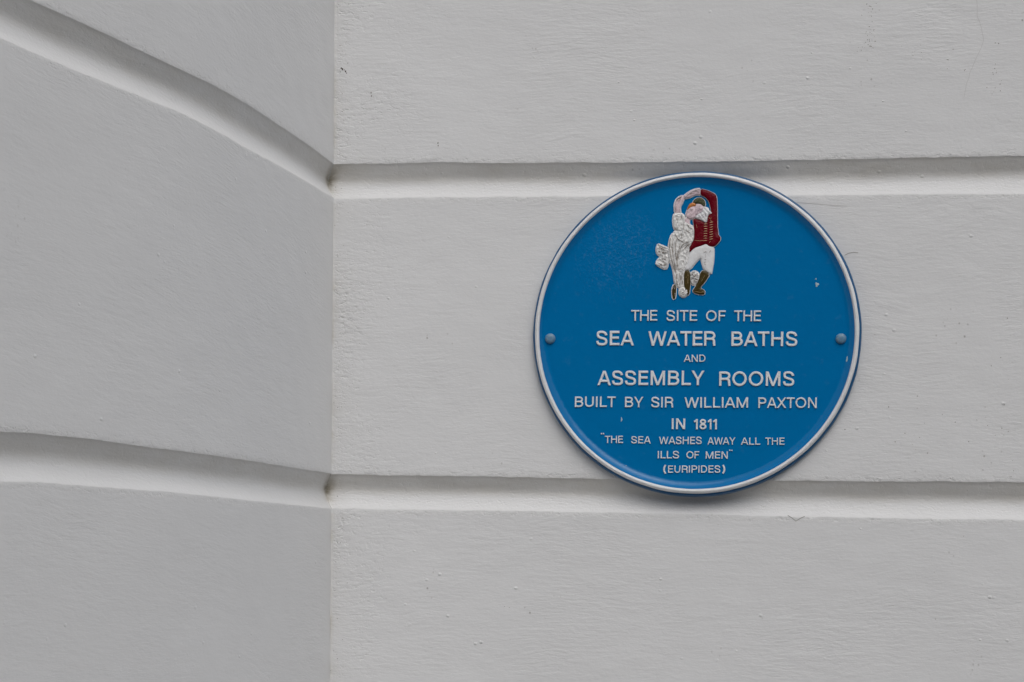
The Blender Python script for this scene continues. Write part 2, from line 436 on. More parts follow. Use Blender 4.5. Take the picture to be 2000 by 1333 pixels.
def lathe(name, prof, mat, parent, nseg=256, wob=0.0, seed=0):
    V, Fc = [], []; n = len(prof)
    for i in range(nseg):
        a = 2*math.pi*i/nseg; ca, sa = math.cos(a), math.sin(a)
        for j, (r, h) in enumerate(prof):
            dr = wob*noise.noise((ca*9+seed, sa*9, j*.15)) if r > .01 else 0
            dh = wob*.5*noise.noise((ca*7+seed, sa*7, 5+j*.1))
            V.append(((r+dr)*ca, (r+dr)*sa, h+dh))
        for j in range(n-1):
            i2 = (i+1) % nseg
            Fc.append((i*n+j, i*n+j+1, i2*n+j+1, i2*n+j))
    return mesh_obj(name, V, Fc, mat, parent, True)
# field with the cove rising to the rim
fld = [(0.00001, HF), (.06, HF), (.12, HF), (.17, HF), (.205, HF), (PR-.0200, HF), (PR-.0180, HF+.00015), (PR-.0160, HF+.0006), (PR-.0140, HF+.0014), (PR-.0115, HF+.0029), (PR-.0090, HF+.0048), (PR-.0070, HF+.0066)]
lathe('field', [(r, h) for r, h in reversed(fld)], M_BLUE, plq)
rim = [(PR-.0074, HF+.0055), (PR-.0072, HR-.0026), (PR-.0066, HR-.0008), (PR-.0054, HR+.0007), (PR-.0041, HR+.0012), (PR-.0027, HR+.0008), (PR-.0014, HR-.0005), (PR-.0005, HR-.0020), (PR, HR-.0040), (PR-.0001, HR-.0052)]
lathe('white_rim', list(reversed(rim)), M_WHITE, plq, 320, .0005, 2)
side = [(PR-.0014, HR-.0046), (PR+.0010, HR-.0047), (PR+.0022, HR-.0054), (PR+.0031, HR-.0072), (PR+.0038, HR-.0100), (PR+.0042, .0), (PR+.0043, -.006), (PR-.012, -.006)]
lathe('edge', list(reversed(side)), gloss('weathered_blue_enamel', (.012, .095, .23), .28, .4, (90, .0008)).m, plq, 320, .0006, 5).location = (.0004, -.0001, 0)
lathe('back_plate', [(.00001, -.0055), (PR-.010, -.0055)], M_BLUE, plq, 96)

# bolts
def bolt(px, py):
    x, y = tr(px, py)
    prof = [(.0079, HF-.001), (.0078, HF+.0022), (.0068, HF+.0036), (.0054, HF+.0046), (.0030, HF+.0051), (.00001, HF+.0052)]
    o = lathe('bolt', prof, M_BOLT, plq, 40, .0003, px); o.location = (x, y, 0)
    return o
bolt(1074, 661); bolt(1643, 661)

# ------------------------------------------------------------ raised letters
def arc(cx, cy, rx, ry, a0, a1, n=14):
    return [(cx+rx*math.cos(R_(a0+(a1-a0)*i/n)), cy+ry*math.sin(R_(a0+(a1-a0)*i/n))) for i in range(n+1)]
def bez(p0, p1, p2, p3, n=8):
    o = []
    for i in range(n+1):
        t = i/n; m = 1-t
        o.append((m**3*p0[0]+3*m*m*t*p1[0]+3*m*t*t*p2[0]+t**3*p3[0], m**3*p0[1]+3*m*m*t*p1[1]+3*m*t*t*p2[1]+t**3*p3[1]))
    return o
def L(p, q): return ('line', [p, q])
def P(*pts): return ('line', list(pts))
def D(x0, y0, x1, y1, wf=1.0): return ('diag', (x0, y0, x1, y1, wf))
def glyph(ch, w):
    h = w/2; b, t = h*.95, 1-h*.95
    if ch == 'T': W = .76; return W, .2, .2, [L((0, t), (W, t)), L((W/2, 0), (W/2, 1-w*.5))]
    if ch == 'H': W = .82; return W, 1, 1, [L((h, 0), (h, 1)), L((W-h, 0), (W-h, 1)), L((h, .52), (W-h, .52))]
    if ch == 'E': W = .68; return W, 1, .6, [L((h, 0), (h, 1)), L((h, t), (W*.98, t)), L((h, .525), (W*.93, .525)), L((h, b), (W, b))]
    if ch == 'F': W = .66; return W, 1, .4, [L((h, 0), (h, 1)), L((h, t), (W, t)), L((h, .50), (W*.9, .50))]
    if ch == 'L': W = .64; return W, 1, .3, [L((h, 0), (h, 1)), L((h, b), (W, b))]
    if ch in 'I': W = w; return W, 1, 1, [L((h, 0), (h, 1))]
    if ch == 'A': W = .92; return W, .1, .1, [D(h*.95, 0, W/2-.01, 1), D(W-h*.95, 0, W/2+.01, 1), L((W*.25, .30), (W*.75, .30))]
    if ch == 'W': W = 1.28; return W, .1, .1, [D(h, 1, W*.27, 0), D(W*.5, 1, W*.27, 0), D(W*.5, 1, W*.73, 0), D(W-h, 1, W*.73, 0)]
    if ch == 'M': W = 1.0; return W, 1, 1, [L((h, 0), (h, 1)), L((W-h, 0), (W-h, 1)), D(h*1.2, 1, W/2, 0), D(W-h*1.2, 1, W/2, 0)]
    if ch == 'N': W = .82; return W, 1, 1, [L((h, 0), (h, 1)), L((W-h, 0), (W-h, 1)), D(h*1.15, 1, W-h*1.15, 0)]
    if ch == 'X': W = .86; return W, .1, .1, [D(h, 1, W-h, 0), D(W-h, 1, h, 0)]
    if ch == 'Y': W = .88; return W, .1, .1, [D(h, 1, W/2, .38), D(W-h, 1, W/2, .38), L((W/2, 0), (W/2, .46))]
    if ch == 'O':
        W = 1.0; return W, .6, .6, [('loop', arc(W/2, .5, W/2-h, .515-h*.95, 90, 450, 36)[:-1])]
    if ch == 'U':
        W = .80; r = W/2-h
        return W, .9, .9, [P((h, 1), (h, .6), *arc(W/2, r*.9+b-.01, r, r*.9, 180, 360, 18), (W-h, .6), (W-h, 1))]
    if ch == 'D':
        W = .82; rx = W*.52-h; return W, 1, .6, [L((h, 0), (h, 1)), P((h, t), (W-h-rx, t), *arc(W-h-rx, .5, rx, t-.5, 90, -90, 20)[1:-1], (W-h-rx, b), (h, b))]
    if ch == 'B':
        W = .78; m = .52
        return W, 1, .6, [L((h, 0), (h, 1)),
            P((h, t), (W*.54, t), *arc(W*.54, (t+m)/2, W*.40-h, (t-m)/2, 90, -90, 14)[1:-1], (W*.54, m), (h, m)),
            P((h, m), (W*.56, m), *arc(W*.56, (m+b)/2, W*.44-h, (m-b)/2, 90, -90, 14)[1:-1], (W*.56, b), (h, b))]
    if ch == 'P':
        W = .76; m = .46
        return W, 1, .4, [L((h, 0), (h, 1)), P((h, t), (W*.55, t), *arc(W*.55, (t+m)/2, W*.45-h, (t-m)/2, 90, -90, 14)[1:-1], (W*.55, m), (h, m))]
    if ch == 'R':
        W = .79; m = .48
        return W, 1, .4, [L((h, 0), (h, 1)), P((h, t), (W*.56, t), *arc(W*.56, (t+m)/2, W*.44-h-.01, (t-m)/2, 90, -90, 14)[1:-1], (W*.56, m), (h, m)),
            P((W*.60, m), *bez((W*.66, m-.005), (W*.86, m-.04), (W-h-.03, m-.13), (W-h-.025, .26), 6), (W-h, 0))]
    if ch == 'S':
        W = .78; l, r = h, W-h; T, B_ = 1.01-h*.95, -.01+h*.95
        pts = bez((r-.01, .70), (r-.03, .87), (W*.66, T), (W*.49, T), 8) + bez((W*.49, T), (W*.22, T), (l+.03, .90), (l+.03, .74), 7)[1:] \
            + bez((l+.03, .74), (l+.03, .56), (W*.34, .55), (W*.52, .50), 7)[1:] + bez((W*.52, .50), (W*.76, .45), (r, .43), (r, .26), 7)[1:] \
            + bez((r, .26), (r, .10), (W*.74, B_), (W*.52, B_), 7)[1:] + bez((W*.52, B_), (W*.26, B_), (l+.01, .10), (l, .31), 8)[1:]
        return W, .6, .6, [('line', pts)]
    if ch == '1': W = .36; return W, .6, .9, [L((W-h, 0), (W-h, 1)), P((0.0, .76), (W*.35, .79), (W-h, .96))]
    if ch == '8': W = .68; return W, .6, .6, [('loop', arc(W/2, .745, W*.44-h, .255-h*.9, 90, 450, 22)[:-1]), ('loop', arc(W/2, .27, W*.5-h, .275-h*.9, 90, 450, 24)[:-1])]
    if ch == '(': W = .40; return W, .5, .3, [('line', arc(.62, .47, .62-h*1.2, .72, 128, 232, 12))]
    if ch == ')': W = .40; return W, .3, .5, [('line', arc(-.22, .47, .62-h*1.2, .72, 52, -52, 12))]
    if ch in '“”': W = .46; return W, 0, .2, [L((.10, 1.02), (.12, 1.20)), L((.34, 1.02), (.36, 1.20))]
    raise ValueError(ch)
PROF = [(0, 0.0), (.03, .72), (.16, .96), (.34, 1.0), (.66, 1.0), (.84, .96), (.97, .72), (1, 0.0)]
def strokes_to_mesh(strokes, w, S, ox, oy, hz, ex=1.0):
    """strokes in cap-height units -> verts/faces; S metres per unit; origin (ox, oy)"""
    V, Fc = [], []
    for si, (kind, dat) in enumerate(strokes):
        hh = hz*(1+.025*si)
        if kind == 'diag':
            x0, y0, x1, y1, wf = dat
            ln = math.hypot(x1-x0, y1-y0); hw = w/2*wf*ln/abs(y1-y0)*.96
            pairs = [((x0-hw, y0), (x0+hw, y0)), ((x1-hw, y1), (x1+hw, y1))]; closed = False
        else:
            pts = []
            for p in dat:
                if not pts or math.hypot(p[0]-pts[-1][0], p[1]-pts[-1][1]) > 1e-4: pts.append(p)
            closed = kind == 'loop'; n = len(pts); pairs = []
            for i in range(n):
                a = pts[i-1] if (i > 0 or closed) else None; c_ = pts[(i+1) % n] if (i < n-1 or closed) else None
                p = Vector(pts[i]); d1 = (p-Vector(a)).normalized() if a else None; d2 = (Vector(c_)-p).normalized() if c_ else None
                if d1 is None: d1 = d2
                if d2 is None: d2 = d1
                n1 = Vector((-d1.y, d1.x)); n2 = Vector((-d2.y, d2.x)); m = (n1+n2).normalized()
                kk = min(1.6, 1/max(.3, m.dot(n1)))
                pairs.append((p+m*w/2*kk, p-m*w/2*kk))
        base = len(V); q = len(PROF)
        for a, b_ in pairs:
            for f, z in PROF:
                x = a[0]+(b_[0]-a[0])*f; y = a[1]+(b_[1]-a[1])*f
                V.append((ox+x*S*ex, oy+y*S, HF+z*hh-.0001))
        m = len(pairs); rng_ = range(m) if closed else range(m-1)
        for i in rng_:
            i2 = (i+1) % m
            for j in range(q-1): Fc.append((base+i*q+j, base+i2*q+j, base+i2*q+j+1, base+i*q+j+1))
        if not closed:
            Fc.append(tuple(base+j for j in range(q))); Fc.append(tuple(base+(m-1)*q+j for j in range(q-1, -1, -1)))
    return V, Fc
def fix_normals(o):
    bm = bmesh.new(); bm.from_mesh(o.data); bmesh.ops.recalc_face_normals(bm, faces=bm.faces); bm.to_mesh(o.data); bm.free()
def word(text, x0, x1, ybase, ytop, w, parent, hz=.0021):
    X0_, Y0_ = tr(x0, ybase); X1_, Y1_ = tr(x1, ybase); S = tr(x0, ytop)[1]-Y0_
    S = abs(S); total = (X1_-X0_)/S
    if text in '()': w *= 1.4
    gl = [glyph(c_, w) for c_ in text]
    ws = sum(g[0] for g in gl); sb = [gl[i][2]+gl[i+1][1] for i in range(len(gl)-1)]
    ex = 1.0
    if sb:
        gap = (total-ws)/sum(sb)
        if not .05 <= gap <= .105:
            gap = min(max(gap, .05), .105); ex = (total-gap*sum(sb))/ws
    else: ex = total/ws if ws > .3 else 1
    x = 0.0
    for i, (c_, g) in enumerate(zip(text, gl)):
        px_ = X0_ + x*S
        yb = Y0_ + (Y1_-Y0_)*x/total
        V, Fc = strokes_to_mesh(g[3], w, S, 0, 0, hz, ex)
        o = mesh_obj('letter', V, Fc, M_WHITE, parent); fix_normals(o)
        o.location = (px_, yb, 0)
        o.rotation_euler.z = R_(random.uniform(-.5, .5))
        x += g[0]*ex
        if i < len(sb): x += sb[i]*gap
def line_of(words, w, hz=.0021):
    e = bpy.data.objects.new('text_line', None); COL.objects.link(e); e.parent = plq
    for t_ in words: word(*t_, w, e, hz)
line_of([('THE', 1232.2, 1283.5, 626, 605.3), ('SITE', 1301, 1361.5, 626.3, 605.6), ('OF', 1378.6, 1416.9, 626.6, 606), ('THE', 1433.7, 1486.4, 626.9, 606)], .15)
line_of([('SEA', 1163.7, 1237.6, 674.2, 646), ('WATER', 1265.3, 1397.3, 674.9, 646.8), ('BATHS', 1428.3, 1557.3, 675.4, 647.4)], .168)
line_of([('AND', 1335.3, 1377.7, 706.4, 692.5)], .15, .0018)
line_of([('ASSEMBLY', 1166.5, 1375.3, 752, 723.9), ('ROOMS', 1404.3, 1551.5, 753.4, 725.4)], .165)
line_of([('BUILT', 1121.9, 1202.1, 794.8, 774.4), ('BY', 1220, 1256.1, 795.4, 775), ('SIR', 1271.4, 1314.6, 795.7, 775.2), ('WILLIAM', 1336.2, 1461, 796.2, 775.8), ('PAXTON', 1481, 1595.5, 796.7, 776.2)], .155)
line_of([('IN', 1311.5, 1338, 838, 817.3), ('1811', 1355.4, 1400, 838.5, 818.6)], .18)
line_of([('“', 1172, 1179.5, 863, 848.5), ('THE', 1180.9, 1216.4, 865.3, 851.2), ('SEA', 1232.2, 1270.7, 866, 852), ('WASHES', 1286.7, 1370.3, 867.3, 853), ('AWAY', 1381.7, 1436.2, 868.1, 854), ('ALL', 1447.2, 1484.8, 868.6, 854.6), ('THE', 1494.8, 1532.3, 868.7, 854.8)], .155, .0017)
line_of([('ILLS', 1284.2, 1326, 895.3, 881), ('OF', 1340.3, 1365.5, 895.4, 881.4), ('MEN', 1378, 1421.3, 895.7, 881.7), ('”', 1423.4, 1431, 894.5, 881)], .155, .0017)
line_of([('(', 1294.4, 1301, 923.3, 909), ('EURIPIDES', 1304.5, 1406.7, 923.4, 909.2), (')', 1410.2, 1416.8, 923.4, 909)], .155, .0017)

# ------------------------------------------------------------ the painted relief of a dancing couple
def cz(x, y): return tr(1250+x/5.125, 340+y/5.125)     # drawing units of the relief
def pin(p, poly):
    c_ = False; n = len(poly); x, y = p
    for i in range(n):
        x1, y1 = poly[i]; x2, y2 = poly[i-1]
        if (y1 > y) != (y2 > y) and x < (x2-x1)*(y-y1)/(y2-y1)+x1: c_ = not c_
    return c_
def edist(p, poly):
    m = 1e9; x, y = p
    for i in range(len(poly)):
        x1, y1 = poly[i-1]; x2, y2 = poly[i]; dx, dy = x2-x1, y2-y1
        t = max(0, min(1, ((x-x1)*dx+(y-y1)*dy)/(dx*dx+dy*dy+1e-9)))
        m = min(m, math.hypot(x-x1-t*dx, y-y1-t*dy))
    return m
def smooth_poly(poly, it=2):
    for _ in range(it):
        q = []
        for i in range(len(poly)):
            a, b_ = poly[i], poly[(i+1) % len(poly)]
            q += [(a[0]*.78+b_[0]*.22, a[1]*.78+b_[1]*.22), (a[0]*.22+b_[0]*.78, a[1]*.22+b_[1]*.78)]
        poly = q
    return poly
def puff(name, poly, mat, parent, z0, dh, rw=28, folds=None, it=2, step=11, fold_amp=.0006, label=None):
    poly = smooth_poly(poly, it)
    xs = [p[0] for p in poly]; ys = [p[1] for p in poly]
    vs = [Vector(p) for p in poly]; n = len(vs); ed = [(i, (i+1) % n) for i in range(n)]
    y = min(ys)
    while y < max(ys):
        x = min(xs)
        while x < max(xs):
            p = (x+random.uniform(-2, 2), y+random.uniform(-2, 2))
            if pin(p, poly) and edist(p, poly) > step*.45: vs.append(Vector(p))
            x += step
        y += step
    res = geometry.delaunay_2d_cdt(vs, ed, [], 1, 1e-4)
    V = []; bd = set()
    for v in res[0]:
        d = edist(v, poly); q = min(1, d/rw); h = z0+dh*(.35+.65*(1-(1-q)**2))
        if folds: h += fold_amp*folds(v.x, v.y)*min(1, d/8)
        X, Y = cz(v.x, v.y); V.append((X, Y, h))
    Fc = [tuple(f) for f in res[2]]
    cnt = {}
    for f in Fc:
        for i in range(len(f)):
            e = (f[i], f[(i+1) % len(f)]); cnt[tuple(sorted(e))] = cnt.get(tuple(sorted(e)), []) + [e]
    low = {}
    for kx, el in list(cnt.items()):
        if len(el) == 1:
            a, b_ = el[0]
            for q in (a, b_):
                if q not in low: low[q] = len(V); V.append((V[q][0], V[q][1], HF-.0002))
            Fc.append((b_, a, low[a], low[b_]))
    o = mesh_obj(name, V, Fc, mat, parent); fix_normals(o)
    for p_ in o.data.polygons: p_.use_smooth = abs(p_.normal.z) > .25
    if label: o['label'] = label
    return o
def ridge(name, pts, wd, mat, parent, z, hh):
    """thin raised line following pts (relief units), width wd"""
    V, Fc = [], []; n = len(pts)
    for i in range(n):
        a = Vector(pts[max(0, i-1)]); b_ = Vector(pts[min(n-1, i+1)]); d = (b_-a).normalized(); nn = Vector((-d.y, d.x))
        tp = wd*(.55 if i in (0, n-1) else 1)
        for f, zz in ((-.5, -1.5), (-.24, .9), (.24, .9), (.5, -1.5)):
            X, Y = cz(pts[i][0]+nn.x*tp*f, pts[i][1]+nn.y*tp*f); V.append((X, Y, z+zz*hh))
    for i in range(n-1):
        for j in range(3): Fc.append((i*4+j, i*4+j+1, i*4+5+j, i*4+4+j))
    Fc += [(0, 1, 2, 3), tuple((n-1)*4+j for j in (3, 2, 1, 0))]
    return V, Fc
def ridges(name, lines, wd, mat, parent, z, hh):
    V, Fc = [], []
    for ln in lines:
        v, f = ridge(name, ln, wd, mat, parent, z, hh); b_ = len(V); V += v; Fc += [tuple(i+b_ for i in t) for t in f]
    o = mesh_obj(name, V, Fc, mat, parent); fix_normals(o); return o
def outline(name, polys, grow, mat, parent, z):
    """silhouette plate under a figure: union of the grown pieces"""
    vs, faces = [], []
    for p in polys:
        p = smooth_poly(p, 1); n = len(p)
        ar = sum(p[i-1][0]*p[i][1]-p[i][0]*p[i-1][1] for i in range(n)); sg = 1 if ar > 0 else -1
        q = []
        for i in range(n):
            a, b_, c_ = Vector(p[i-1]), Vector(p[i]), Vector(p[(i+1) % n])
            d = (c_-a)
            if d.length < 1e-6: continue
            d.normalize(); q.append(b_+Vector((d.y, -d.x))*grow*sg)
        b0 = len(vs); vs += q; faces.append(list(range(b0, b0+len(q))))
    res = geometry.delaunay_2d_cdt(vs, [], faces, 1, 1e-4)
    V = []
    for v in res[0]:
        X, Y = cz(v.x, v.y); V.append((X, Y, z))
    Fc = [tuple(f) for f in res[2]]; cnt = {}
    for f in Fc:
        for i in range(3):
            e = (f[i], f[(i+1) % 3]); cnt.setdefault(tuple(sorted(e)), []).append(e)
    low = {}
    for el in list(cnt.values()):
        if len(el) == 1:
            a, b_ = el[0]
            for q in (a, b_):
                if q not in low: low[q] = len(V); V.append((V[q][0], V[q][1], HF-.0002))
            Fc.append((b_, a, low[a], low[b_]))
    o = mesh_obj(name, V, Fc, mat, parent); fix_normals(o); return o

W_ARM = [(345, 390), (340, 300), (362, 240), (425, 205), (445, 235), (425, 285), (402, 325), (410, 390)]
W_HAND = [(430, 215), (500, 165), (560, 142), (606, 140), (606, 208), (560, 202), (490, 235), (445, 243)]
W_SLEEVE = [(330, 402), (360, 385), (410, 385), (447, 412), (452, 465), (440, 545), (400, 575), (345, 560), (326, 500)]
W_FACE = [(455, 402), (472, 350), (500, 318), (548, 318), (568, 360), (560, 400), (552, 430), (520, 447), (475, 442)]
W_HAIR = [(465, 362), (478, 325), (498, 292), (530, 282), (562, 296), (556, 318), (520, 326), (500, 340)]
W_NECK = [(450, 430), (502, 442), (492, 470), (498, 500), (525, 522), (500, 548), (440, 540)]
W_BODICE = [(440, 470), (500, 505), (543, 520), (545, 640), (520, 690), (430, 690), (345, 640), (335, 560), (400, 560)]
W_SKIRT = [(345, 580), (440, 620), (535, 660), (492, 780), (488, 850), (472, 900), (444, 960), (445, 1120), (400, 1150), (345, 1100), (335, 1000), (322, 930), (292, 860), (280, 760), (286, 680), (310, 600)]
W_BOW1 = [(176, 692), (225, 712), (282, 735), (285, 775), (215, 832), (168, 800), (158, 745)]
W_BOW2 = [(212, 820), (285, 790), (292, 850), (272, 945), (238, 950), (155, 902), (166, 860)]
W_FOOT = [(338, 1095), (362, 1120), (358, 1240), (325, 1255), (316, 1150)]
W_RUFF = [(392, 1140), (435, 1125), (478, 1160), (480, 1205), (432, 1238), (388, 1205)]
W_RUFF2 = [(502, 985), (545, 962), (588, 985), (597, 1045), (580, 1092), (535, 1114), (500, 1085)]
MN_HAT = [(525, 275), (558, 238), (610, 230), (650, 262), (656, 315), (632, 322), (600, 292), (545, 290)]
MN_FACE = [(543, 330), (556, 298), (602, 294), (640, 325), (652, 350), (640, 385), (600, 402), (552, 412)]
MN_COLLAR = [(552, 425), (590, 392), (625, 365), (640, 322), (682, 335), (690, 365), (728, 392), (682, 402), (668, 495), (622, 462), (565, 442)]
MN_JACKET = [(606, 142), (690, 165), (760, 200), (772, 260), (776, 590), (815, 645), (770, 702), (735, 726), (692, 722), (660, 695), (602, 720), (542, 737), (492, 788), (494, 722), (541, 655), (540, 520), (528, 448), (560, 445), (618, 466), (668, 492), (672, 412), (716, 392), (704, 330), (690, 270), (652, 225), (606, 208)]
MN_BREECH = [(490, 788), (545, 730), (610, 712), (670, 690), (700, 715), (742, 718), (740, 860), (722, 960), (715, 1002), (640, 962), (615, 880), (608, 832), (560, 882), (505, 952), (440, 968), (478, 880)]
MN_BOOT1 = [(438, 970), (502, 955), (505, 1100), (492, 1212), (450, 1205), (440, 1100)]
MN_BOOT2 = [(632, 955), (702, 998), (650, 1080), (598, 1135), (652, 1165), (645, 1208), (560, 1198), (522, 1170), (550, 1130), (590, 1050), (600, 990)]
Z = HF+.0010
wo_ = outline('dancing_woman', [W_ARM, W_HAND, W_SLEEVE, W_FACE, W_NECK, W_BODICE, W_SKIRT, W_BOW1, W_BOW2, W_FOOT, W_RUFF, W_RUFF2], 6.5, M_CREAM, plq, Z)
wo_['label'] = 'painted relief of a woman dancing in a long cream gown with a bow behind'
mo_ = outline('dancing_man', [MN_HAT, MN_FACE, MN_COLLAR, MN_JACKET, MN_BREECH, MN_BOOT1, MN_BOOT2], 5.0, M_CREAM, plq, Z+.0001)
mo_['label'] = 'painted relief of a man dancing in a crimson jacket, white breeches and boots'
def crinkle(f, k=1.0):
    def g(x, y):
        a = noise.noise((x*f, y*f*.55, 3.3)); b = noise.noise((x*f*2.1+5, y*f*1.5, 1.3))
        return 1.3-4.2*min(abs(a), .5)*k+.9*b
    return g
fo = lambda fx, fy, ph=0: (lambda x, y: math.sin(x*fx+y*fy+ph+1.5*noise.noise((x*.02, y*.02, 0))) + .8*noise.noise((x*.05, y*.05, 2)))
puff('gown', W_SKIRT, M_CREAM, wo_, Z, .0014, 22, crinkle(.026), fold_amp=.0006, step=7)
puff('bodice', W_BODICE, M_CREAM, wo_, Z+.0004, .0014, 20, crinkle(.030), fold_amp=.0006, step=7, it=1)
puff('sleeve', W_SLEEVE, M_CREAM, wo_, Z+.0006, .0018, 20, crinkle(.034), fold_amp=.0007, step=7, it=1)
puff('raised_arm', W_ARM, M_SKIN, wo_, Z, .0016, 24)
puff('hands', W_HAND, M_SKIN, wo_, Z+.0002, .0018, 20, fo(.16, .06), fold_amp=.0004, step=8)
puff('neck', W_NECK, M_SKIN, wo_, Z-.0002, .0010, 24)
puff('head', W_FACE, M_SKIN, wo_, Z+.0004, .0020, 30, fo(.09, .11), fold_amp=.0004, step=8)
puff('hair', W_HAIR, M_HAIR, wo_, Z+.0010, .0020, 18)
puff('bow_loop', W_BOW1, M_CREAM, wo_, Z, .0014, 14, crinkle(.045), fold_amp=.0010, step=6, it=1)
puff('bow_loop', W_BOW2, M_CREAM, wo_, Z, .0014, 14, crinkle(.045), fold_amp=.0010, step=6, it=1)
puff('shoe', W_FOOT, M_BOOT, wo_, Z, .0010, 14)
puff('hem_ruffle', W_RUFF, M_CREAM, wo_, Z+.0008, .0016, 20, fo(.22, .2), fold_amp=.0007, step=7)
puff('hem_ruffle', W_RUFF2, M_CREAM, wo_, Z-.0002, .0015, 24, fo(.15, .17), fold_amp=.0008, step=7)
lines = [[(302, 640), (295, 720), (302, 800), (322, 880), (345, 960)], [(330, 640), (320, 730), (332, 830), (350, 930), (358, 985)],
         [(365, 650), (350, 740), (365, 850), (372, 960)], [(400, 700), (380, 790), (372, 880), (385, 950)], [(440, 700), (405, 740), (392, 800)],
         [(480, 680), (430, 700), (395, 745)], [(515, 690), (470, 715), (430, 760)], [(350, 600), (380, 650), (430, 680)], [(410, 590), (420, 640)],
         [(440, 480), (432, 530), (450, 590)], [(415, 490), (420, 545)], [(355, 420), (365, 455), (400, 460), (418, 430), (395, 405)], [(350, 480), (372, 520), (410, 500)],
         [(340, 520), (360, 550), (400, 545)], [(460, 560), (500, 590), (535, 570)], [(470, 500), (500, 540), (530, 545)],
         [(440, 790), (445, 800)], [(455, 830), (450, 850)], [(430, 860), (437, 880)], [(410, 890), (415, 905)], [(470, 780), (466, 795)],
         [(365, 1000), (360, 1060), (375, 1110)], [(395, 990), (405, 1050), (395, 1110)], [(425, 985), (415, 1040), (430, 1100)], [(380, 960), (410, 945), (435, 965)],
         [(400, 1165), (420, 1190), (450, 1180)], [(410, 1215), (440, 1200), (465, 1205)], [(430, 1140), (435, 1165)],
         [(185, 730), (230, 750), (265, 765)], [(180, 770), (225, 785), (262, 780)], [(235, 815), (225, 850), (232, 880)], [(255, 810), (240, 850)], [(265, 830), (250, 860)], [(185, 895), (225, 910), (262, 905)],
         [(520, 1000), (545, 1025), (570, 1005)], [(515, 1050), (545, 1040), (578, 1055)], [(530, 1090), (548, 1065), (570, 1080)]]
ridges('fold_line', lines, 5.5, M_SHADE, wo_, Z+.0019, .0008)
ridges('fold_line', [[(360, 265), (385, 240), (410, 232)], [(385, 270), (400, 255), (405, 240)], [(480, 205), (510, 190), (540, 190)], [(530, 175), (560, 165), (590, 180)], [(500, 350), (515, 362), (530, 350)], [(495, 385), (515, 398), (528, 390)], [(355, 330), (362, 370)]], 4, M_SHADE, wo_, Z+.0018, .0010)
ridges('gown_fold', [[(293, 660), (284, 740), (290, 820), (310, 900)], [(345, 620), (335, 720), (348, 830), (362, 930)], [(425, 690), (395, 760), (385, 830)], [(500, 672), (450, 705), (410, 740)], [(530, 665), (490, 725), (455, 790)],
  [(335, 430), (338, 470), (350, 500)], [(375, 400), (412, 402), (432, 430), (428, 465)], [(380, 435), (392, 448), (402, 432)], [(425, 500), (422, 560), (440, 610)], [(460, 500), (450, 550), (470, 600)], [(505, 520), (530, 560), (535, 610)],
  [(345, 990), (345, 1060), (362, 1100)], [(380, 985), (383, 1050), (378, 1105)], [(412, 985), (425, 1040), (410, 1100)], [(395, 970), (425, 965), (438, 1000)], [(480, 770), (460, 850), (450, 930)],
  [(172, 705), (168, 750), (172, 790)], [(180, 700), (225, 722), (272, 742)], [(165, 870), (162, 900), (200, 915)], [(215, 830), (265, 855), (268, 925)], [(510, 1010), (520, 980), (550, 972)], [(575, 990), (588, 1040), (572, 1085)], [(505, 1060), (530, 1100)], [(530, 1020), (545, 1050), (560, 1030)],
  [(322, 1150), (335, 1110), (345, 1150)], [(350, 1190), (352, 1235)], [(345, 385), (344, 310), (366, 250), (420, 215)], [(405, 380), (400, 330), (420, 285)], [(440, 236), (500, 180), (560, 155), (600, 150)]], 7, M_WHITE, wo_, Z+.0019, .0010)
puff('breeches', MN_BREECH, M_WHITE, mo_, Z, .0018, 36, fo(.03, .02), fold_amp=.0002)
puff('boot', MN_BOOT1, M_BOOT, mo_, Z+.0004, .0016, 20, fo(.2, .01), fold_amp=.0003, step=8)
puff('boot', MN_BOOT2, M_BOOT, mo_, Z+.0002, .0016, 20, fo(.14, .08), fold_amp=.0003, step=8)
puff('jacket', MN_JACKET, M_RED, mo_, Z+.0006, .0020, 30, fo(.05, .02), fold_amp=.0003, it=1)
puff('face', MN_FACE, M_SKIN, mo_, Z+.0006, .0020, 28, fo(.12, .10), fold_amp=.0005, step=8)
puff('hat', MN_HAT, M_HAT, mo_, Z+.0008, .0020, 18, fo(.14, .2), fold_amp=.0005, step=8)
puff('cravat', MN_COLLAR, M_WHITE, mo_, Z+.0016, .0018, 22, fo(.16, -.12), fold_amp=.0006, it=1, step=8)
br = []
for i in range(8):
    y = 500+i*24
    br.append([(640-i*.5, y), (657, y-3), (674-i*.4, y-1)]); br.append([(698-i*.5, y-14), (714, y-18), (730, y-22)])
ridges('gold_frogging', br, 9, M_GOLD, mo_, Z+.0022, .0010)
ridges('gold_frogging', [[(686, 430), (700, 445), (716, 440)], [(705, 455), (712, 475), (722, 490)], [(560, 500), (572, 540)], [(690, 690), (705, 670)], [(545, 662), (600, 668), (655, 662)]], 4.5, M_GOLD, mo_, Z+.0022, .0008)
ridges('seam', [[(640, 785), (655, 775), (668, 780)], [(690, 790), (700, 770), (712, 765)], [(650, 828), (662, 826)], [(648, 855), (662, 853)], [(646, 880), (660, 878)], [(645, 905), (660, 902)], [(655, 815), (654, 800)]], 5, M_SHADE, mo_, Z+.0016, .0007)
ridges('seam', [[(590, 345), (610, 352), (625, 345)], [(570, 370), (590, 362)], [(600, 385), (620, 378), (632, 365)], [(565, 425), (600, 430), (640, 400)], [(650, 370), (655, 420), (655, 455)], [(610, 445), (635, 425)], [(680, 365), (700, 385)]], 4, gloss('mauve_line_enamel', (.28, .22, .30), .4).m, mo_, Z+.0030, .0009)
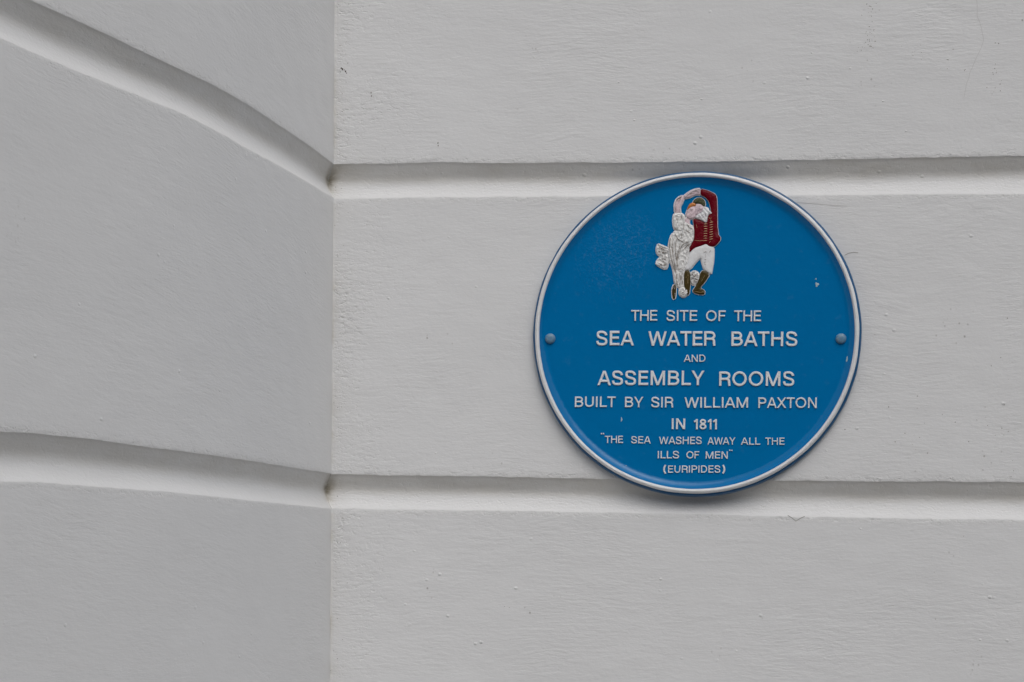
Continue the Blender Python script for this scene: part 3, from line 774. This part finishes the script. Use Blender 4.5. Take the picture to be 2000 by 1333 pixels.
ridges('seam', [[(545, 1172), (590, 1182), (642, 1180)], [(480, 1000), (478, 1090)], [(462, 1000), (460, 1100)], [(650, 1010), (615, 1075)]], 5, M_GOLD, mo_, Z+.0015, .0006)

# pale chips where the blue paint has flaked
def chip(px, py, rx, ry, seed, col):
    V = [(0, 0, 0)]; n = 9; x, y = tr(px, py)
    for i in range(n):
        a = 2*math.pi*i/n; q = 1+.35*math.sin(seed+i*2.1); V.append((rx*q*math.cos(a), ry*q*math.sin(a), -.0004))
    o = mesh_obj('paint_chip', V, [(0, i+1, (i+1) % n+1) for i in range(n)], col, plq); o.location = (x, y, HF+.0006); return o
M_CHIP = gloss('bare_primer', (.42, .55, .60), .5).m
chip(1596, 555, .0026, .0032, 1, M_CHIP); chip(1594, 544, .0010, .0013, 4, M_CHIP); chip(1213.5, 819, .0010, .0034, 2, M_CHIP)
chip(1655, 702, .0016, .0042, 3, M_CHIP).location.z = HF+.0022
chip(1222, 910, .0010, .0012, 6, M_CHIP)

# ------------------------------------------------------------ small marks on the flat wall
def wl(s, z, d=0.0): 
    p = Vector((XC, YC)) + TR*s + NR*d; return Vector((p.x, p.y, z+EYE))
TR3 = Vector((TR.x, TR.y, 0)); NR3 = Vector((NR.x, NR.y, 0))
def flake(V, Fc, s, z, r, asp=1.0, hgt=.0004):
    o = wl(s, z, relief('R', s, z)+.0002); b_ = len(V); n = 7
    V.append(o+NR3*hgt)
    for i in range(n):
        a = 2*math.pi*i/n; q = r*random.uniform(.65, 1.25)
        V.append(o+TR3*(q*math.cos(a))+Vector((0, 0, q*asp*math.sin(a)))-NR3*.0003)
    Fc += [(b_, b_+1+i, b_+1+(i+1) % n) for i in range(n)]
V, Fc = [], []
def cluster(s, z, sx_, sz_, n, r0, r1):
    for _ in range(n): flake(V, Fc, random.gauss(s, sx_), random.gauss(z, sz_), random.uniform(r0, r1))
cluster(.806, .842, .006, .010, 16, .0004, .0009); cluster(.807, .805, .004, .012, 30, .0004, .0009); cluster(.793, .787, .006, .005, 10, .0003, .0007)
cluster(.926, .757, .012, .010, 8, .0004, .0009); cluster(.99, .735, .006, .02, 16, .0005, .0010); cluster(.872, .775, .008, .006, 8, .0004, .0008)
cluster(.0, .60, .006, .10, 14, .0004, .0009); cluster(.004, .80, .003, .04, 10, .0005, .0010); cluster(.0, .27, .008, .12, 22, .0004, .0009); cluster(.01, -.05, .012, .08, 22, .0004, .0009)
cluster(.735, .33, .12, .18, 10, .0004, .0007); cluster(.90, .20, .06, .05, 22, .0005, .0011); cluster(1.0, .25, .02, .06, 14, .0005, .0010); cluster(.95, -.05, .06, .06, 10, .0004, .0008)
cluster(.3, -.06, .2, .05, 8, .0004, .0008)
for s, z in ((.046, .729), (.047, .724), (.153, .649), (.1535, .645)): flake(V, Fc, s, z, .0011, 1.6)
o = mesh_obj('dirt_specks', [tuple(v) for v in V], Fc, gloss('grey_dirt', (.20, .185, .165), .9, .1).m, flat_wall); o['kind'] = 'stuff'
V, Fc = [], []
for ds, dz, r in ((-.008, .768, .0016), (-.006, .7665, .0014), (-.0035, .7655, .0012), (-.001, .763, .0016), (.0005, .7605, .0012), (-.0095, .7625, .0008)): flake(V, Fc, ds+.006, dz, r, 1.2)
o = mesh_obj('debris_spot', [tuple(v) for v in V], Fc, gloss('dark_brown_debris', (.045, .028, .022), .8, .2).m, flat_wall)
# dried paint blobs
V, Fc = [], []
def blob(s, z, r, asp=.7, h=.0011):
    o = wl(s, z, relief('R', s, z)-.0002); b_ = len(V); rings = 4; n = 12
    V.append(o+NR3*h)
    for k_ in range(1, rings+1):
        q = k_/rings
        for i in range(n):
            a = 2*math.pi*i/n; V.append(o+TR3*(r*q*math.cos(a))+Vector((0, 0, r*asp*q*math.sin(a)))+NR3*(h*math.cos(q*math.pi/2)-.0001))
    Fc.extend([(b_, b_+1+i, b_+1+(i+1) % n) for i in range(n)])
    for k_ in range(rings-1):
        for i in range(n):
            a = b_+1+k_*n; Fc.append((a+i, a+n+i, a+n+(i+1) % n, a+(i+1) % n))
for s, z, r in ((.506, -.0155, .0036), (.217, .426, .0022), (.974, -.095, .0030), (.43, .74, .0022), (.30, .78, .0018), (.556, .712, .0028), (.777, .755, .0026), (.455, .681, .0024), (.826, .705, .0024), (.86, .66, .0022), (.16, .17, .0016), (.13, .02, .0018), (.80, .065, .0020), (.62, -.12, .0016), (.72, .78, .0022), (.95, .62, .0020)):
    blob(s, z, r)
o = mesh_obj('paint_blobs', [tuple(v) for v in V], Fc, gloss('blob_paint', (.775, .778, .782), .55, .3).m, flat_wall, True); fix_normals(o)
o['kind'] = 'stuff'
# hairline crack at the upper right and a scratch beside the plaque
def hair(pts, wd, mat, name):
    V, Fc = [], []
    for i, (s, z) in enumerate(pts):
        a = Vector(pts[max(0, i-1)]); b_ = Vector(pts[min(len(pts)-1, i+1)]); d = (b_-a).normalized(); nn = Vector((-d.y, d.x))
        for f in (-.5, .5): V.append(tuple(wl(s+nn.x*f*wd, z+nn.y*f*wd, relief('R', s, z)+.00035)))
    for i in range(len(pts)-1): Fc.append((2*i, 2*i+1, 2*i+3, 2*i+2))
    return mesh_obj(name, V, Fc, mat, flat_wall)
cr = []
for i in range(50):
    f = i/49; z = .90-.19*f
    s = .952 + .010*math.sin(f*5) + (.016*max(0, min(1, (f-.35)/.2)) if f < .6 else .016-.035*(f-.6)) + .0012*noise.noise((z*120, 0, 0))
    cr.append((s, z))
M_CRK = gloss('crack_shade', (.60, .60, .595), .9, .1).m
hair(cr, .0005, M_CRK, 'hairline_crack')
M_SCR = gloss('scratch_shade', (.33, .32, .30), .9, .1).m
hair([(.693, .083), (.699, .0795), (.705, .0745), (.711, .0785), (.718, .082)], .0008, M_SCR, 'chip_crack')
hair([(.772, .473), (.778, .476), (.785, .4775), (.792, .4765)], .0007, M_SCR, 'scratch')
hair([(.70, .553), (.72, .5515), (.745, .549), (.775, .547)], .0007, M_CRK, 'hairline_crack')  # crack line, its ridge's fine shadow drawn as flat colour
